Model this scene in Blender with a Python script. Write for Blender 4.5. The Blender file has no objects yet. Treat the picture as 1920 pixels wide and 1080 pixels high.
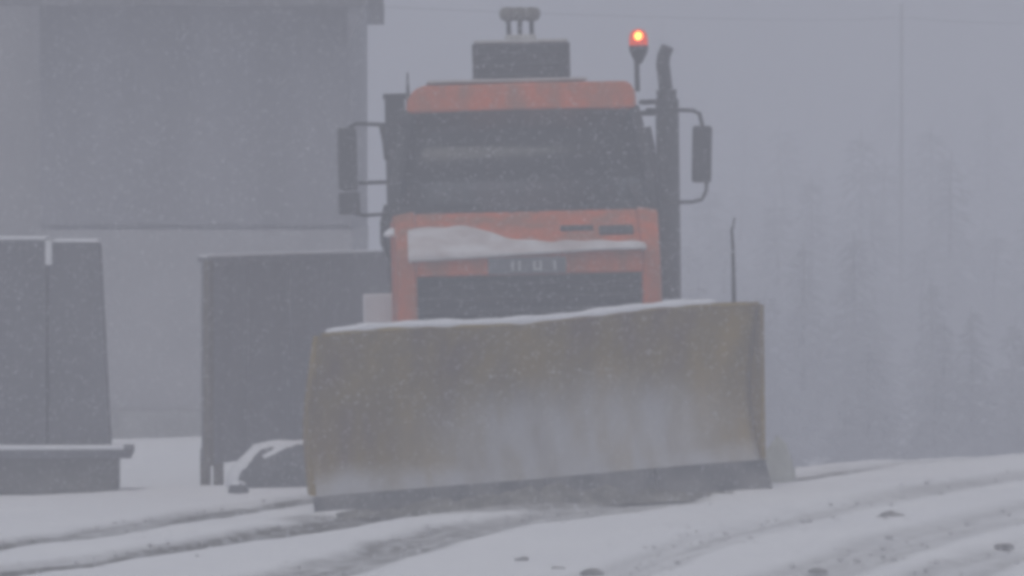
import bpy, math, random
import numpy as np
from mathutils import Matrix, Vector, Euler

S = bpy.context.scene
COL = S.collection
R = math.radians
rng = random.Random(7)

# ------------------------------------------------------------------ camera
CAM_H, FOC, PXF, HOR = 2.35, 168.75, 9000.0, 350.0   # PXF: focal length in pixels of a 1920 wide frame
cam_d = bpy.data.cameras.new('camera')
cam_d.lens = FOC
cam_d.sensor_width = 36.0
cam_d.clip_end = 1000.0
cam_d.clip_start = 0.1
cam = bpy.data.objects.new('camera', cam_d)
cam.location = (0, 0, CAM_H)
cam.rotation_euler = (R(90) - math.atan(190.0 / PXF), 0, 0)
COL.objects.link(cam)
S.camera = cam

# ------------------------------------------------------------------ sky, light, exposure
SUN_EL, SUN_ROT = R(64), R(200)
world = bpy.data.worlds.new("World")
S.world = world
world.use_nodes = True
wn = world.node_tree.nodes
wl = world.node_tree.links
bg = wn['Background']
sky = wn.new('ShaderNodeTexSky')
sky.sky_type = 'NISHITA'
sky.sun_disc = False
sky.sun_elevation = SUN_EL
sky.sun_rotation = SUN_ROT
sky.dust_density = 3.0
hsv = wn.new('ShaderNodeHueSaturation')
hsv.inputs['Saturation'].default_value = 0.42
wl.new(sky.outputs[0], hsv.inputs['Color'])
wl.new(hsv.outputs[0], bg.inputs[0])
bg.inputs[1].default_value = 0.063

sun_d = bpy.data.lights.new('sun', 'SUN')
sun_d.energy = 0.6
sun_d.angle = R(30)
sun_d.color = (1.0, 0.97, 0.94)
sun = bpy.data.objects.new('sun', sun_d)
sd = Vector((math.sin(SUN_ROT) * math.cos(SUN_EL), math.cos(SUN_ROT) * math.cos(SUN_EL), math.sin(SUN_EL)))
sun.rotation_euler = sd.to_track_quat('Z', 'Y').to_euler()
COL.objects.link(sun)

S.view_settings.view_transform = 'Standard'
S.view_settings.look = 'None'
S.view_settings.exposure = 0.0
S.view_settings.gamma = 1.0
S.view_settings.use_curve_mapping = False
cy = S.cycles
cy.volume_bounces = 4
cy.max_bounces = 8
cy.use_denoising = True
cy.pixel_filter_type = 'BLACKMAN_HARRIS'
cy.filter_width = 4.6            # the soft, low-resolution lens of the photograph
cy.sample_clamp_indirect = 4.0

HAZE_DENSITY = 0.0150
HAZE_COLOR = (0.875, 0.89, 0.96)


# ------------------------------------------------------------------ materials
def mat(name, col, rough=0.6, metal=0.0, noise=0.0, nscale=6.0, col2=None, bump=0.0, spec=0.3, stretch=None, world_co=False):
    m = bpy.data.materials.new(name)
    m.use_nodes = True
    n, l = m.node_tree.nodes, m.node_tree.links
    b = n['Principled BSDF']
    b.inputs['Roughness'].default_value = rough
    b.inputs['Metallic'].default_value = metal
    b.inputs['Specular IOR Level'].default_value = spec
    b.inputs['Base Color'].default_value = (*col, 1)
    if noise > 0 or bump > 0:
        tc = n.new('ShaderNodeTexCoord')
        mp = n.new('ShaderNodeMapping')
        l.new(n.new('ShaderNodeNewGeometry').outputs['Position'] if world_co else tc.outputs['Object'], mp.inputs[0])
        if stretch:
            mp.inputs['Scale'].default_value = stretch
        tx = n.new('ShaderNodeTexNoise')
        tx.inputs['Scale'].default_value = nscale
        tx.inputs['Detail'].default_value = 6
        l.new(mp.outputs[0], tx.inputs['Vector'])
        if noise > 0:
            rp = n.new('ShaderNodeValToRGB')
            c2 = col2 or tuple(c * (1 - noise) for c in col)
            rp.color_ramp.elements[0].position = 0.35
            rp.color_ramp.elements[1].position = 0.65
            rp.color_ramp.elements[0].color = (*c2, 1)
            rp.color_ramp.elements[1].color = (*col, 1)
            l.new(tx.outputs['Fac'], rp.inputs[0])
            l.new(rp.outputs[0], b.inputs['Base Color'])
        if bump > 0:
            bp = n.new('ShaderNodeBump')
            bp.inputs['Strength'].default_value = bump
            bp.inputs['Distance'].default_value = 0.03
            l.new(tx.outputs['Fac'], bp.inputs['Height'])
            l.new(bp.outputs[0], b.inputs['Normal'])
    return m


M = {}
M['orange'] = mat('orange_paint', (0.60, 0.125, 0.028), 0.55, noise=0.25, nscale=3.2, col2=(0.36, 0.15, 0.085), spec=0.1, stretch=(1.6, 1.6, 0.7))
M['black'] = mat('black_plastic', (0.025, 0.025, 0.028), 0.6)
M['rubber'] = mat('rubber', (0.02, 0.02, 0.02), 0.85)
M['steel'] = mat('dark_steel', (0.06, 0.06, 0.065), 0.5, 0.3, noise=0.4, nscale=9)
M['grille'] = mat('grille_grey', (0.035, 0.035, 0.038), 0.6)
M['snow'] = mat('snow', (0.82, 0.83, 0.86), 0.9, noise=0.06, nscale=5, bump=0.4)
M['snow_dusty'] = mat('grey_snow', (0.62, 0.62, 0.60), 0.9, noise=0.25, nscale=7, bump=0.4)
M['white'] = mat('white_paint', (0.75, 0.76, 0.78), 0.5, noise=0.12, nscale=8)
M['interior'] = mat('dark_fabric', (0.012, 0.012, 0.014), 0.95, spec=0.05)
M['mirror_shell'] = mat('mirror_shell', (0.03, 0.03, 0.033), 0.5)
M['chrome'] = mat('mirror_glass', (0.5, 0.5, 0.52), 0.1, 1.0)
M['edge'] = mat('worn_steel_edge', (0.055, 0.055, 0.06), 0.6, 0.2, noise=0.5, nscale=4.5, col2=(0.19, 0.185, 0.18), bump=0.4)
M['wood'] = mat('weathered_boards', (0.25, 0.25, 0.275), 0.85, noise=0.22, nscale=0.6, stretch=(3, 3, 0.5), world_co=True)
M['plaster'] = mat('pale_plaster', (0.36, 0.355, 0.37), 0.9, noise=0.12, nscale=1.5)
M['plinth'] = mat('grey_plinth', (0.34, 0.34, 0.34), 0.9, noise=0.3, nscale=4)
M['roof'] = mat('dark_roof', (0.19, 0.19, 0.20), 0.8, noise=0.3, nscale=4)
M['stone'] = mat('grey_stone', (0.13, 0.13, 0.145), 0.9, noise=0.22, nscale=4.0, bump=0.3, stretch=(1.5, 1.5, 0.5))
M['stone_warm'] = mat('warm_grey_stone', (0.14, 0.135, 0.125), 0.9, noise=0.35, nscale=5.0, bump=0.4)
M['board'] = mat('grey_board', (0.17, 0.17, 0.19), 0.8, noise=0.2, nscale=1.5, stretch=(3, 3, 0.4), world_co=True)
M['post'] = mat('brown_post', (0.14, 0.115, 0.085), 0.85, noise=0.3, nscale=6)
M['rock'] = mat('dark_rock', (0.11, 0.11, 0.12), 0.95, noise=0.4, nscale=6, bump=0.6)
M['bark'] = mat('bark', (0.05, 0.042, 0.036), 0.95, noise=0.4, nscale=9)
M['needle'] = mat('dark_needles', (0.27, 0.28, 0.29), 0.95, noise=0.2, nscale=0.5)
M['pole'] = mat('pole_wood', (0.10, 0.09, 0.08), 0.9, noise=0.3, nscale=6)
M['plate'] = mat('number_plate', (0.16, 0.165, 0.18), 0.5)
M['glyph'] = mat('plate_marks', (0.55, 0.56, 0.55), 0.5)
M['clod'] = mat('dirty_clod', (0.36, 0.355, 0.35), 0.95, noise=0.5, nscale=20)


def emis(name, col, strength, alpha=1.0):
    m = bpy.data.materials.new(name)
    m.use_nodes = True
    n, l = m.node_tree.nodes, m.node_tree.links
    out = n['Material Output']
    n.remove(n['Principled BSDF'])
    e = n.new('ShaderNodeEmission')
    e.inputs[0].default_value = (*col, 1)
    e.inputs[1].default_value = strength
    if alpha < 1:
        t = n.new('ShaderNodeBsdfTransparent')
        t.inputs[0].default_value = (1.0, 0.45, 0.2, 1)
        mx = n.new('ShaderNodeMixShader')
        mx.inputs[0].default_value = alpha
        l.new(t.outputs[0], mx.inputs[1])
        l.new(e.outputs[0], mx.inputs[2])
        l.new(mx.outputs[0], out.inputs[0])
    else:
        l.new(e.outputs[0], out.inputs[0])
    return m


M['lens'] = emis('beacon_lens', (1.0, 0.10, 0.035), 0.9, 0.6)
M['bulb'] = emis('beacon_bulb', (1.0, 0.52, 0.20), 22.0)


def glass_mat():
    m = bpy.data.materials.new('tinted_glass')
    m.use_nodes = True
    n, l = m.node_tree.nodes, m.node_tree.links
    out = n['Material Output']
    n.remove(n['Principled BSDF'])
    t = n.new('ShaderNodeBsdfTransparent')
    t.inputs[0].default_value = (0.30, 0.32, 0.35, 1)
    g = n.new('ShaderNodeBsdfGlossy')
    g.inputs['Roughness'].default_value = 0.08
    g.inputs['Color'].default_value = (0.9, 0.9, 0.9, 1)
    f = n.new('ShaderNodeFresnel')
    f.inputs[0].default_value = 1.3
    mx = n.new('ShaderNodeMixShader')
    l.new(f.outputs[0], mx.inputs[0])
    l.new(t.outputs[0], mx.inputs[1])
    l.new(g.outputs[0], mx.inputs[2])
    l.new(mx.outputs[0], out.inputs[0])
    return m


M['glass'] = glass_mat()


def blade_mat():
    m = bpy.data.materials.new('dirty_yellow_plough_paint')
    m.use_nodes = True
    n, l = m.node_tree.nodes, m.node_tree.links
    b = n['Principled BSDF']
    b.inputs['Roughness'].default_value = 0.65
    b.inputs['Specular IOR Level'].default_value = 0.05
    tc = n.new('ShaderNodeTexCoord')
    mp = n.new('ShaderNodeMapping')
    mp.inputs['Scale'].default_value = (1.6, 1.6, 0.5)
    l.new(tc.outputs['Object'], mp.inputs[0])
    a = n.new('ShaderNodeTexNoise')
    a.inputs['Scale'].default_value = 2.2
    a.inputs['Detail'].default_value = 6
    l.new(mp.outputs[0], a.inputs['Vector'])
    r = n.new('ShaderNodeValToRGB')
    e = r.color_ramp.elements
    e[0].position, e[0].color = 0.32, (0.155, 0.092, 0.036, 1)
    e[1].position, e[1].color = 0.68, (0.300, 0.195, 0.018, 1)
    k = e.new(0.5)
    k.color = (0.220, 0.148, 0.022, 1)
    l.new(a.outputs['Fac'], r.inputs[0])
    at = n.new('ShaderNodeAttribute')          # packed snow smeared over the middle of the blade
    at.attribute_name = 'smear'
    mx = n.new('ShaderNodeMix')
    mx.data_type = 'RGBA'
    l.new(at.outputs['Fac'], mx.inputs['Factor'])
    l.new(r.outputs[0], mx.inputs['A'])
    mx.inputs['B'].default_value = (0.56, 0.57, 0.60, 1)
    l.new(mx.outputs['Result'], b.inputs['Base Color'])
    return m


M['blade'] = blade_mat()


def ground_mat():
    m = bpy.data.materials.new('rutted_snow')
    m.use_nodes = True
    n, l = m.node_tree.nodes, m.node_tree.links
    b = n['Principled BSDF']
    b.inputs['Roughness'].default_value = 0.9
    b.inputs['Specular IOR Level'].default_value = 0.15
    tc = n.new('ShaderNodeTexCoord')
    a = n.new('ShaderNodeTexNoise')
    a.inputs['Scale'].default_value = 0.9
    a.inputs['Detail'].default_value = 8
    l.new(tc.outputs['Object'], a.inputs['Vector'])
    r = n.new('ShaderNodeValToRGB')
    r.color_ramp.elements[0].position = 0.3
    r.color_ramp.elements[0].color = (0.88, 0.89, 0.92, 1)
    r.color_ramp.elements[1].position = 0.7
    r.color_ramp.elements[1].color = (0.94, 0.95, 0.97, 1)
    l.new(a.outputs['Fac'], r.inputs[0])
    at = n.new('ShaderNodeAttribute')
    at.attribute_name = 'slush'
    a2 = n.new('ShaderNodeTexNoise')
    a2.inputs['Scale'].default_value = 7
    a2.inputs['Detail'].default_value = 6
    l.new(tc.outputs['Object'], a2.inputs['Vector'])
    mul = n.new('ShaderNodeMath')
    mul.operation = 'MULTIPLY'
    mr = n.new('ShaderNodeMapRange')
    mr.inputs[1].default_value = 0.3
    mr.inputs[2].default_value = 0.6
    mr.inputs[3].default_value = 0.55
    mr.inputs[4].default_value = 1.1
    l.new(a2.outputs['Fac'], mr.inputs[0])
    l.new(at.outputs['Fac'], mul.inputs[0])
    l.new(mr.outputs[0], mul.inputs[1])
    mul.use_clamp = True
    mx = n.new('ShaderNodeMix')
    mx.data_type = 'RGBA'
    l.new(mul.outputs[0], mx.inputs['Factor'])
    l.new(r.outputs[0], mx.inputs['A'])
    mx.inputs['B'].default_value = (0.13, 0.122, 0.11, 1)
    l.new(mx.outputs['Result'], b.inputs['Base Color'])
    bp = n.new('ShaderNodeBump')
    bp.inputs['Strength'].default_value = 0.35
    bp.inputs['Distance'].default_value = 0.03
    l.new(a2.outputs['Fac'], bp.inputs['Height'])
    l.new(bp.outputs[0], b.inputs['Normal'])
    return m


M['ground'] = ground_mat()


# ------------------------------------------------------------------ mesh helpers
class MB:
    """collects shapes; build() links them as one mesh object"""

    def __init__(s):
        s.v, s.f, s.sm = [], [], []

    def add(s, verts, faces, smooth=False, tr=None):
        o = len(s.v)
        for p in verts:
            p = Vector(p)
            s.v.append(tuple(tr @ p) if tr is not None else tuple(p))
        for f in faces:
            s.f.append([i + o for i in f])
            s.sm.append(smooth)
        return s

    def hexa(s, p, tr=None):
        """8 points: bottom loop 0-3, top loop 4-7"""
        return s.add(p, [(3, 2, 1, 0), (4, 5, 6, 7), (0, 1, 5, 4), (1, 2, 6, 5), (2, 3, 7, 6), (3, 0, 4, 7)], tr=tr)

    def box(s, c, d, rot=None, tr=None):
        hx, hy, hz = d[0] / 2, d[1] / 2, d[2] / 2
        p = [Vector(q) for q in ((-hx, -hy, -hz), (hx, -hy, -hz), (hx, hy, -hz), (-hx, hy, -hz),
                                 (-hx, -hy, hz), (hx, -hy, hz), (hx, hy, hz), (-hx, hy, hz))]
        if rot:
            e = Euler(rot).to_matrix()
            p = [e @ q for q in p]
        return s.hexa([q + Vector(c) for q in p], tr)

    def tube(s, pts, r, n=10, tr=None):
        pts = [Vector(p) for p in pts]
        rs = [float(q) for q in r] if isinstance(r, (list, tuple)) else [float(r)] * len(pts)
        rings, up = [], None
        for i, p in enumerate(pts):
            t = (pts[min(i + 1, len(pts) - 1)] - pts[max(i - 1, 0)]).normalized()
            if up is None:
                up = Vector((0, 0, 1)) if abs(t.z) < 0.9 else Vector((1, 0, 0))
            a = t.cross(up).normalized()
            up = a.cross(t).normalized()
            rings.append([p + rs[i] * (math.cos(2 * math.pi * k / n) * a + math.sin(2 * math.pi * k / n) * up) for k in range(n)])
        v = [q for ring in rings for q in ring]
        f = []
        for i in range(len(pts) - 1):
            for k in range(n):
                f.append((i * n + k, i * n + (k + 1) % n, (i + 1) * n + (k + 1) % n, (i + 1) * n + k))
        s.add(v, f, True, tr)
        o = len(s.v) - len(v)
        s.f.append([o + k for k in range(n)][::-1]); s.sm.append(False)
        s.f.append([o + (len(pts) - 1) * n + k for k in range(n)]); s.sm.append(False)
        return s

    def lathe(s, prof, c, axis='z', n=20, tr=None):
        """prof: (radius, height) pairs"""
        v, f = [], []
        for r, h in prof:
            for k in range(n):
                a = 2 * math.pi * k / n
                q = (r * math.cos(a), r * math.sin(a), h)
                if axis == 'x':
                    q = (q[2], q[0], q[1])
                elif axis == 'y':
                    q = (q[0], q[2], q[1])
                v.append(Vector(q) + Vector(c))
        for i in range(len(prof) - 1):
            for k in range(n):
                f.append((i * n + k, i * n + (k + 1) % n, (i + 1) * n + (k + 1) % n, (i + 1) * n + k))
        s.add(v, f, True, tr)
        return s

    def prism(s, poly, y0, y1, tr=None):
        """poly in (x, z), extruded along y"""
        n = len(poly)
        v = [(x, y0, z) for x, z in poly] + [(x, y1, z) for x, z in poly]
        f = [tuple(range(n)), tuple(range(2 * n - 1, n - 1, -1))]
        for i in range(n):
            f.append((i, i + n, (i + 1) % n + n, (i + 1) % n))
        return s.add(v, f, tr=tr)

    def build(s, name, m, parent=None, bevel=0.0, seg=2, solid=0.0):
        me = bpy.data.meshes.new(name)
        me.from_pydata(s.v, [], s.f)
        me.polygons.foreach_set('use_smooth', s.sm)
        me.materials.append(m)
        me.validate()
        me.update()
        import bmesh
        bm = bmesh.new()
        bm.from_mesh(me)
        bmesh.ops.recalc_face_normals(bm, faces=bm.faces)
        bm.to_mesh(me)
        bm.free()
        o = bpy.data.objects.new(name, me)
        COL.objects.link(o)
        if parent:
            o.parent = parent
        if solid:
            md = o.modifiers.new('solid', 'SOLIDIFY')
            md.thickness = solid
        if bevel:
            md = o.modifiers.new('bevel', 'BEVEL')
            md.width = bevel
            md.segments = seg
            md.limit_method = 'ANGLE'
            md.angle_limit = R(35)
        return o


def tag(o, label=None, cat=None, group=None, kind=None):
    if label: o['label'] = label
    if cat: o['category'] = cat
    if group: o['group'] = group
    if kind: o['kind'] = kind
    return o


def thing(name, label, cat, loc=(0, 0, 0), rot=(0, 0, 0), group=None):
    o = bpy.data.objects.new(name, None)
    o.empty_display_size = 0.3
    o.location = loc
    o.rotation_euler = rot
    COL.objects.link(o)
    return tag(o, label, cat, group)


def vnoise(x, y, scale, seed=0):
    """smooth value noise, numpy"""
    g = np.random.RandomState(seed).rand(256, 256)
    u, v = x * scale, y * scale
    i, j = np.floor(u).astype(int), np.floor(v).astype(int)
    a, b = u - i, v - j
    a, b = a * a * (3 - 2 * a), b * b * (3 - 2 * b)
    i0, i1, j0, j1 = i % 256, (i + 1) % 256, j % 256, (j + 1) % 256
    return (g[i0, j0] * (1 - a) + g[i1, j0] * a) * (1 - b) + (g[i0, j1] * (1 - a) + g[i1, j1] * a) * b


def fbm(x, y, scale, seed=0, octv=4):
    t, amp, tot = 0, 1.0, 0
    for k in range(octv):
        t = t + amp * vnoise(x, y, scale * 2 ** k, seed + k)
        tot += amp
        amp *= 0.5
    return t / tot - 0.5


def sstep(a, b, x):
    t = np.clip((np.asarray(x, float) - a) / (b - a), 0, 1)
    return t * t * (3 - 2 * t)


# ------------------------------------------------------------------ ground and road
def zbase(x, y):
    x = np.asarray(x, float)
    y = np.asarray(y, float)
    z = np.clip(0.03 * x, -0.12, 0.075)
    z = z - 0.17 * sstep(38.8, 40.2, y) * sstep(1.5, 2.3, -x)
    beyond = -0.688 * (x - 2.02) + 0.727 * (y - 37.96)          # metres past the far road edge
    z = z - 3.2 * sstep(0.15, 12.0, beyond) * sstep(1.25, 2.3, x)
    z = z - 3.2 * sstep(44.0, 62, y) * sstep(-1.2, 1.25, x) * (1 - sstep(1.25, 2.3, x))
    return z


def zg(x, y):
    return float(zbase(x, y))


def gpt(px, py):
    """where the sight line of a photo pixel meets the ground"""
    d = 34.0
    for _ in range(30):
        x = (px - 960) / PXF * d
        d = 0.5 * d + 0.5 * (CAM_H - zg(x, min(d, 41))) * PXF / max(py - HOR, 50)
    return ((px - 960) / PXF * d, d)


def wpt(px, py, d):
    return Vector(((px - 960) / PXF * d, d, CAM_H - (py - HOR) / PXF * d))


xs = np.concatenate([[-190, -130, -80, -50, -32, -20, -13, -9, -7], np.arange(-6, 6.01, 0.055), [7, 9, 13, 20, 32, 50, 80, 130, 190]])
ys = np.concatenate([[-190, -120, -60, -30, -12, 0, 10, 17, 21, 24, 26], np.arange(27, 44.01, 0.055), np.arange(44.4, 62, 0.6),
                     [65, 70, 78, 90, 110, 140, 190]])
GX, GY = np.meshgrid(xs, ys)


def dist_poly(pts):
    d = np.full(GX.shape, 1e9)
    for (x0, y0), (x1, y1) in zip(pts[:-1], pts[1:]):
        dx, dy = x1 - x0, y1 - y0
        t = np.clip(((GX - x0) * dx + (GY - y0) * dy) / (dx * dx + dy * dy), 0, 1)
        d = np.minimum(d, np.hypot(GX - x0 - t * dx, GY - y0 - t * dy))
    return d


GZ = zbase(GX, GY)
SL = np.zeros(GX.shape)
wob = fbm(GX, GY, 0.9, 31) * 0.22
tracks = [  # photo pixels along each rut and the kerb line, half width, darkness, depth
    ([(-300, 1075), (0, 1022), (200, 995), (400, 962), (590, 935), (750, 915)], 0.32, 0.9, 0.03),
    ([(-300, 1120), (0, 1074), (250, 1040), (420, 1012), (590, 985), (800, 955)], 0.36, 1.25, 0.04),
    ([(380, 1120), (600, 1070), (760, 1020), (900, 985), (1060, 962), (1250, 938)], 0.40, 0.75, 0.03),
    ([(1050, 1110), (1200, 1062), (1350, 1004), (1600, 945), (1760, 912), (2000, 876)], 0.30, 0.36, 0.025),
    ([(1430, 1110), (1560, 1060), (1720, 1008), (1920, 958), (2200, 900)], 0.40, 0.36, 0.025),
    ([(1700, 1110), (1850, 1050), (2100, 985)], 0.34, 0.35, 0.025),
    ([(1446, 905), (1560, 888), (1700, 868), (1920, 849), (2200, 830)], 0.2, 0.7, 0.02),  # thin dark line along the far kerb, no wheel rut
]
for pts, w, dark, dep in tracks:
    d = dist_poly([gpt(*p) for p in pts]) + wob
    core = 1 - sstep(w * 0.35, w * 1.15, d)
    stri = np.clip(0.85 + 2.2 * fbm(d * 9 + 3, (GX + GY) * 0.35, 1.0, int(w * 100)), 0.2, 1.3)
    ridge = np.exp(-((d - w * 1.45) / (w * 0.45)) ** 2)
    GZ = GZ - dep * core + 0.4 * dep * ridge
    SL = np.maximum(SL, dark * core * stri)
# churned grey slush swept in front of the blade and along its path
pl = [gpt(600, 975), gpt(800, 965), gpt(1000, 952), gpt(1250, 932)]
d = dist_poly(pl) + wob * 1.4
SL = np.maximum(SL, 0.75 * (1 - sstep(0.10, 0.45, d)))
# bare, driven snow under and behind the truck
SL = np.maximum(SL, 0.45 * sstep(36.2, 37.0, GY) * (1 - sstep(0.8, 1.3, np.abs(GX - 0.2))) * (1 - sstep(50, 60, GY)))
near = (np.abs(GX) < 6.5) & (GY > 26.5) & (GY < 46)
rough = fbm(GX, GY, 1.0, 5) * 0.03 + fbm(GX, GY, 5.0, 15, 3) * 0.018
GZ = GZ + np.where(near, rough, 0) + np.where(near, 0, fbm(GX, GY, 0.1, 3) * 0.05)
SL = np.clip(SL + np.where(near, np.clip(fbm(GX, GY, 0.7, 55) * 0.9 - 0.2, 0, 0.15), 0), 0, 1)
# snow left lying along the right-hand road edge
e2 = dist_poly([gpt(1446, 893), gpt(1560, 876), gpt(1700, 858), gpt(1920, 838), gpt(2200, 815)])
GZ = GZ + 0.015 * np.exp(-((e2 + wob * 0.7) / 0.22) ** 2)

p0, p1 = np.array(gpt(0, 1003)), np.array(gpt(1920, 850))
nrm = np.array([p1[1] - p0[1], -(p1[0] - p0[0])])
nrm = nrm / np.hypot(*nrm)


def ground_sheets():
    ny, nx = GX.shape
    cx = 0.25 * (GX[:-1, :-1] + GX[1:, :-1] + GX[:-1, 1:] + GX[1:, 1:])
    cyy = 0.25 * (GY[:-1, :-1] + GY[1:, :-1] + GY[:-1, 1:] + GY[1:, 1:])
    off = (cx - p0[0]) * nrm[0] + (cyy - p0[1]) * nrm[1]      # > 0 on the near side of the far road edge
    road = ((off > 0) & (off < 9)) | ((np.abs(cx - 0.2) < 1.7) & (off <= 0) & (cyy < 62) & (cyy > 30))
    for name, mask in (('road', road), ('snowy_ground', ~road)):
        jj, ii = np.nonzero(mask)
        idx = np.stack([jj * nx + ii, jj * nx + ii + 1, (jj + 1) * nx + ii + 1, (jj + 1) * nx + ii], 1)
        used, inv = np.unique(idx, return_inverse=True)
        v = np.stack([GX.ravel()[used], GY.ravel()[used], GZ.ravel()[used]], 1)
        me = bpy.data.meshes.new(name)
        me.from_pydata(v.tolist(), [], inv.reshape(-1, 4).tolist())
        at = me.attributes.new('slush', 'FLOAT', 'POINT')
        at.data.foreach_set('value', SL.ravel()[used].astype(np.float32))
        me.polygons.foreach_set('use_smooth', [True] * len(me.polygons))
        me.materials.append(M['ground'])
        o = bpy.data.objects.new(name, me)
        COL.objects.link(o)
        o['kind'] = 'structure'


ground_sheets()


# ------------------------------------------------------------------ the air
def haze():
    b = MB()
    b.box((0, 0, 4.0), (420, 420, 17.0))       # z from -4.5 to 12.5
    m = bpy.data.materials.new('snow_haze')
    m.use_nodes = True
    n, l = m.node_tree.nodes, m.node_tree.links
    n.remove(n['Principled BSDF'])
    v = n.new('ShaderNodeVolumePrincipled')
    v.inputs['Color'].default_value = (*HAZE_COLOR, 1)
    v.inputs['Density'].default_value = HAZE_DENSITY
    l.new(v.outputs[0], n['Material Output'].inputs['Volume'])
    o = b.build('haze', m)
    o['kind'] = 'stuff'


haze()


# ------------------------------------------------------------------ barn
def barn():
    y = 50.0
    t = thing('barn', 'grey boarded barn with pale lower wall behind the notice board', 'barn', (-3.30, y, -0.25))
    L, Rr, zt = -1.62, 1.63, 4.45
    MB().box((0, 3.0, 1.15), (Rr - L, 5.9, 2.0)).build('lower_wall', M['plaster'], t)
    MB().box((0, 2.98, 0.09), (Rr - L + 0.06, 6.02, 0.34)).build('plinth', M['plinth'], t, 0.02)
    MB().box((0, 3.03, 3.40), (Rr - L - 0.02, 5.9, 2.5)).build('upper_wall', M['wood'], t)
    w = 0.235
    n = int((Rr - L) / w)
    w = (Rr - L) / n
    bm0 = None
    for k in range(n):
        x = L + (k + 0.5) * (Rr - L) / n
        if bm0 is None:
            bm0 = MB().box((0, 0, 0), (w - 0.0004, 0.035, 2.5)).build('board', M['wood'], t)
            o = bm0
        else:
            o = bm0.copy()
            COL.objects.link(o)
            o.parent = t
        o.location = (x, 0.055 + 0.0008 * (k % 3), 3.46 + rng.uniform(-0.015, 0.015))
    r = MB()
    r.hexa([(L - 0.5, -0.55, 4.46), (Rr + 0.17, -0.55, 4.46), (Rr + 0.17, 3.0, 6.5), (L - 0.5, 3.0, 6.5),
            (L - 0.5, -0.6, 4.64), (Rr + 0.17, -0.6, 4.64), (Rr + 0.17, 3.0, 6.68), (L - 0.5, 3.0, 6.68)])
    r.hexa([(L - 0.5, 3.0, 6.5), (Rr + 0.17, 3.0, 6.5), (Rr + 0.17, 6.4, 4.5), (L - 0.5, 6.4, 4.5),
            (L - 0.5, 3.0, 6.68), (Rr + 0.17, 3.0, 6.68), (Rr + 0.17, 6.45, 4.68), (L - 0.5, 6.45, 4.68)])
    r.build('roof', M['roof'], t)
    b = MB()
    b.prism([(Rr - 0.02, 4.05), (Rr + 0.02, 4.16), (Rr + 0.06, 4.26), (Rr + 0.12, 4.34), (Rr + 0.15, 4.55), (Rr - 0.02, 4.55)], -0.5, 0.02)
    b.build('eave_bracket', M['wood'], t)
    for s in (1,):
        g = MB()
        g.add([(Rr - 0.012, 0.09, 4.64), (Rr - 0.012, 5.95, 4.6), (Rr - 0.012, 3.0, 6.45), (L + 0.012, 0.09, 4.64), (L + 0.012, 5.95, 4.6), (L + 0.012, 3.0, 6.45)],
              [(0, 1, 2), (5, 4, 3), (0, 2, 5, 3), (1, 4, 5, 2)])
        g.build('gable', M['wood'], t)
    sn = MB()
    sn.hexa([(L - 0.48, -0.56, 4.65), (Rr + 0.14, -0.56, 4.65), (Rr + 0.14, 3.0, 6.685), (L - 0.48, 3.0, 6.685),
             (L - 0.48, -0.5, 4.77), (Rr + 0.14, -0.5, 4.77), (Rr + 0.14, 3.0, 6.8), (L - 0.48, 3.0, 6.8)])
    sn.build('roof_snow', M['snow'], t, 0.03)
    # lighter wing set back on the left
    w2 = thing('outbuilding', 'pale plastered outbuilding at the left edge beside the grey barn', 'building', (-7.6, 53.0, -0.2))
    MB().box((0, 2.0, 2.6), (5.0, 4.0, 5.3)).build('wall', M['plaster'], w2)
    MB().box((0, 2.0, 5.33), (5.4, 4.5, 0.16)).build('roof', M['roof'], w2)
    MB().box((0, 2.0, 5.48), (5.3, 4.4, 0.14)).build('roof_snow', M['snow'], w2, 0.03)


barn()


# ------------------------------------------------------------------ trees in the haze
def conifer(seed, h, w):
    q = random.Random(seed)
    tr = MB()
    pts, rad = [], []
    for k in range(7):
        f = k / 6
        pts.append((q.uniform(-.05, .05) * f * 2, q.uniform(-.05, .05) * f * 2, h * f))
        rad.append(0.16 * (h / 7) * (1 - 0.93 * f))
    tr.tube(pts, rad, 8)
    cr = MB()
    tiers = int(h * 4.2)
    for i in range(tiers):
        f = (i + q.random() * 0.6) / tiers
        z = h * (0.03 + 0.95 * f)
        rr = w * (1 - f) ** 0.85 * q.uniform(0.7, 1.15) + 0.08
        nb = max(4, int(11 * (1 - f) + 4))
        for k in range(nb):
            a = q.uniform(0, 2 * math.pi)
            ln = rr * q.uniform(0.55, 1.1)
            droop = -0.35 * ln
            seg = max(3, int(ln / 0.16))
            for s in range(seg):
                u = (s + 0.6) / seg
                c = Vector((math.cos(a) * ln * u, math.sin(a) * ln * u, z + droop * u * u + q.uniform(-.05, .05)))
                for _ in range(2):
                    aa = a + q.choice((-1, 1)) * q.uniform(0.3, 1.2)
                    l2 = q.uniform(0.22, 0.46)
                    dirv = Vector((math.cos(aa), math.sin(aa), q.uniform(-0.7, 0.15))) * l2
                    sd_ = Vector((-math.sin(aa), math.cos(aa), q.uniform(-.4, .4))) * l2 * 0.42
                    cr.add([c - sd_ * 0.5, c + sd_ * 0.5, c + dirv + sd_ * 0.2, c + dirv - sd_ * 0.2], [(0, 1, 2, 3)])
    return tr, cr


LAB_TREE = 'dark conifer fading into the snow haze beyond the road on the right'


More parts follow.
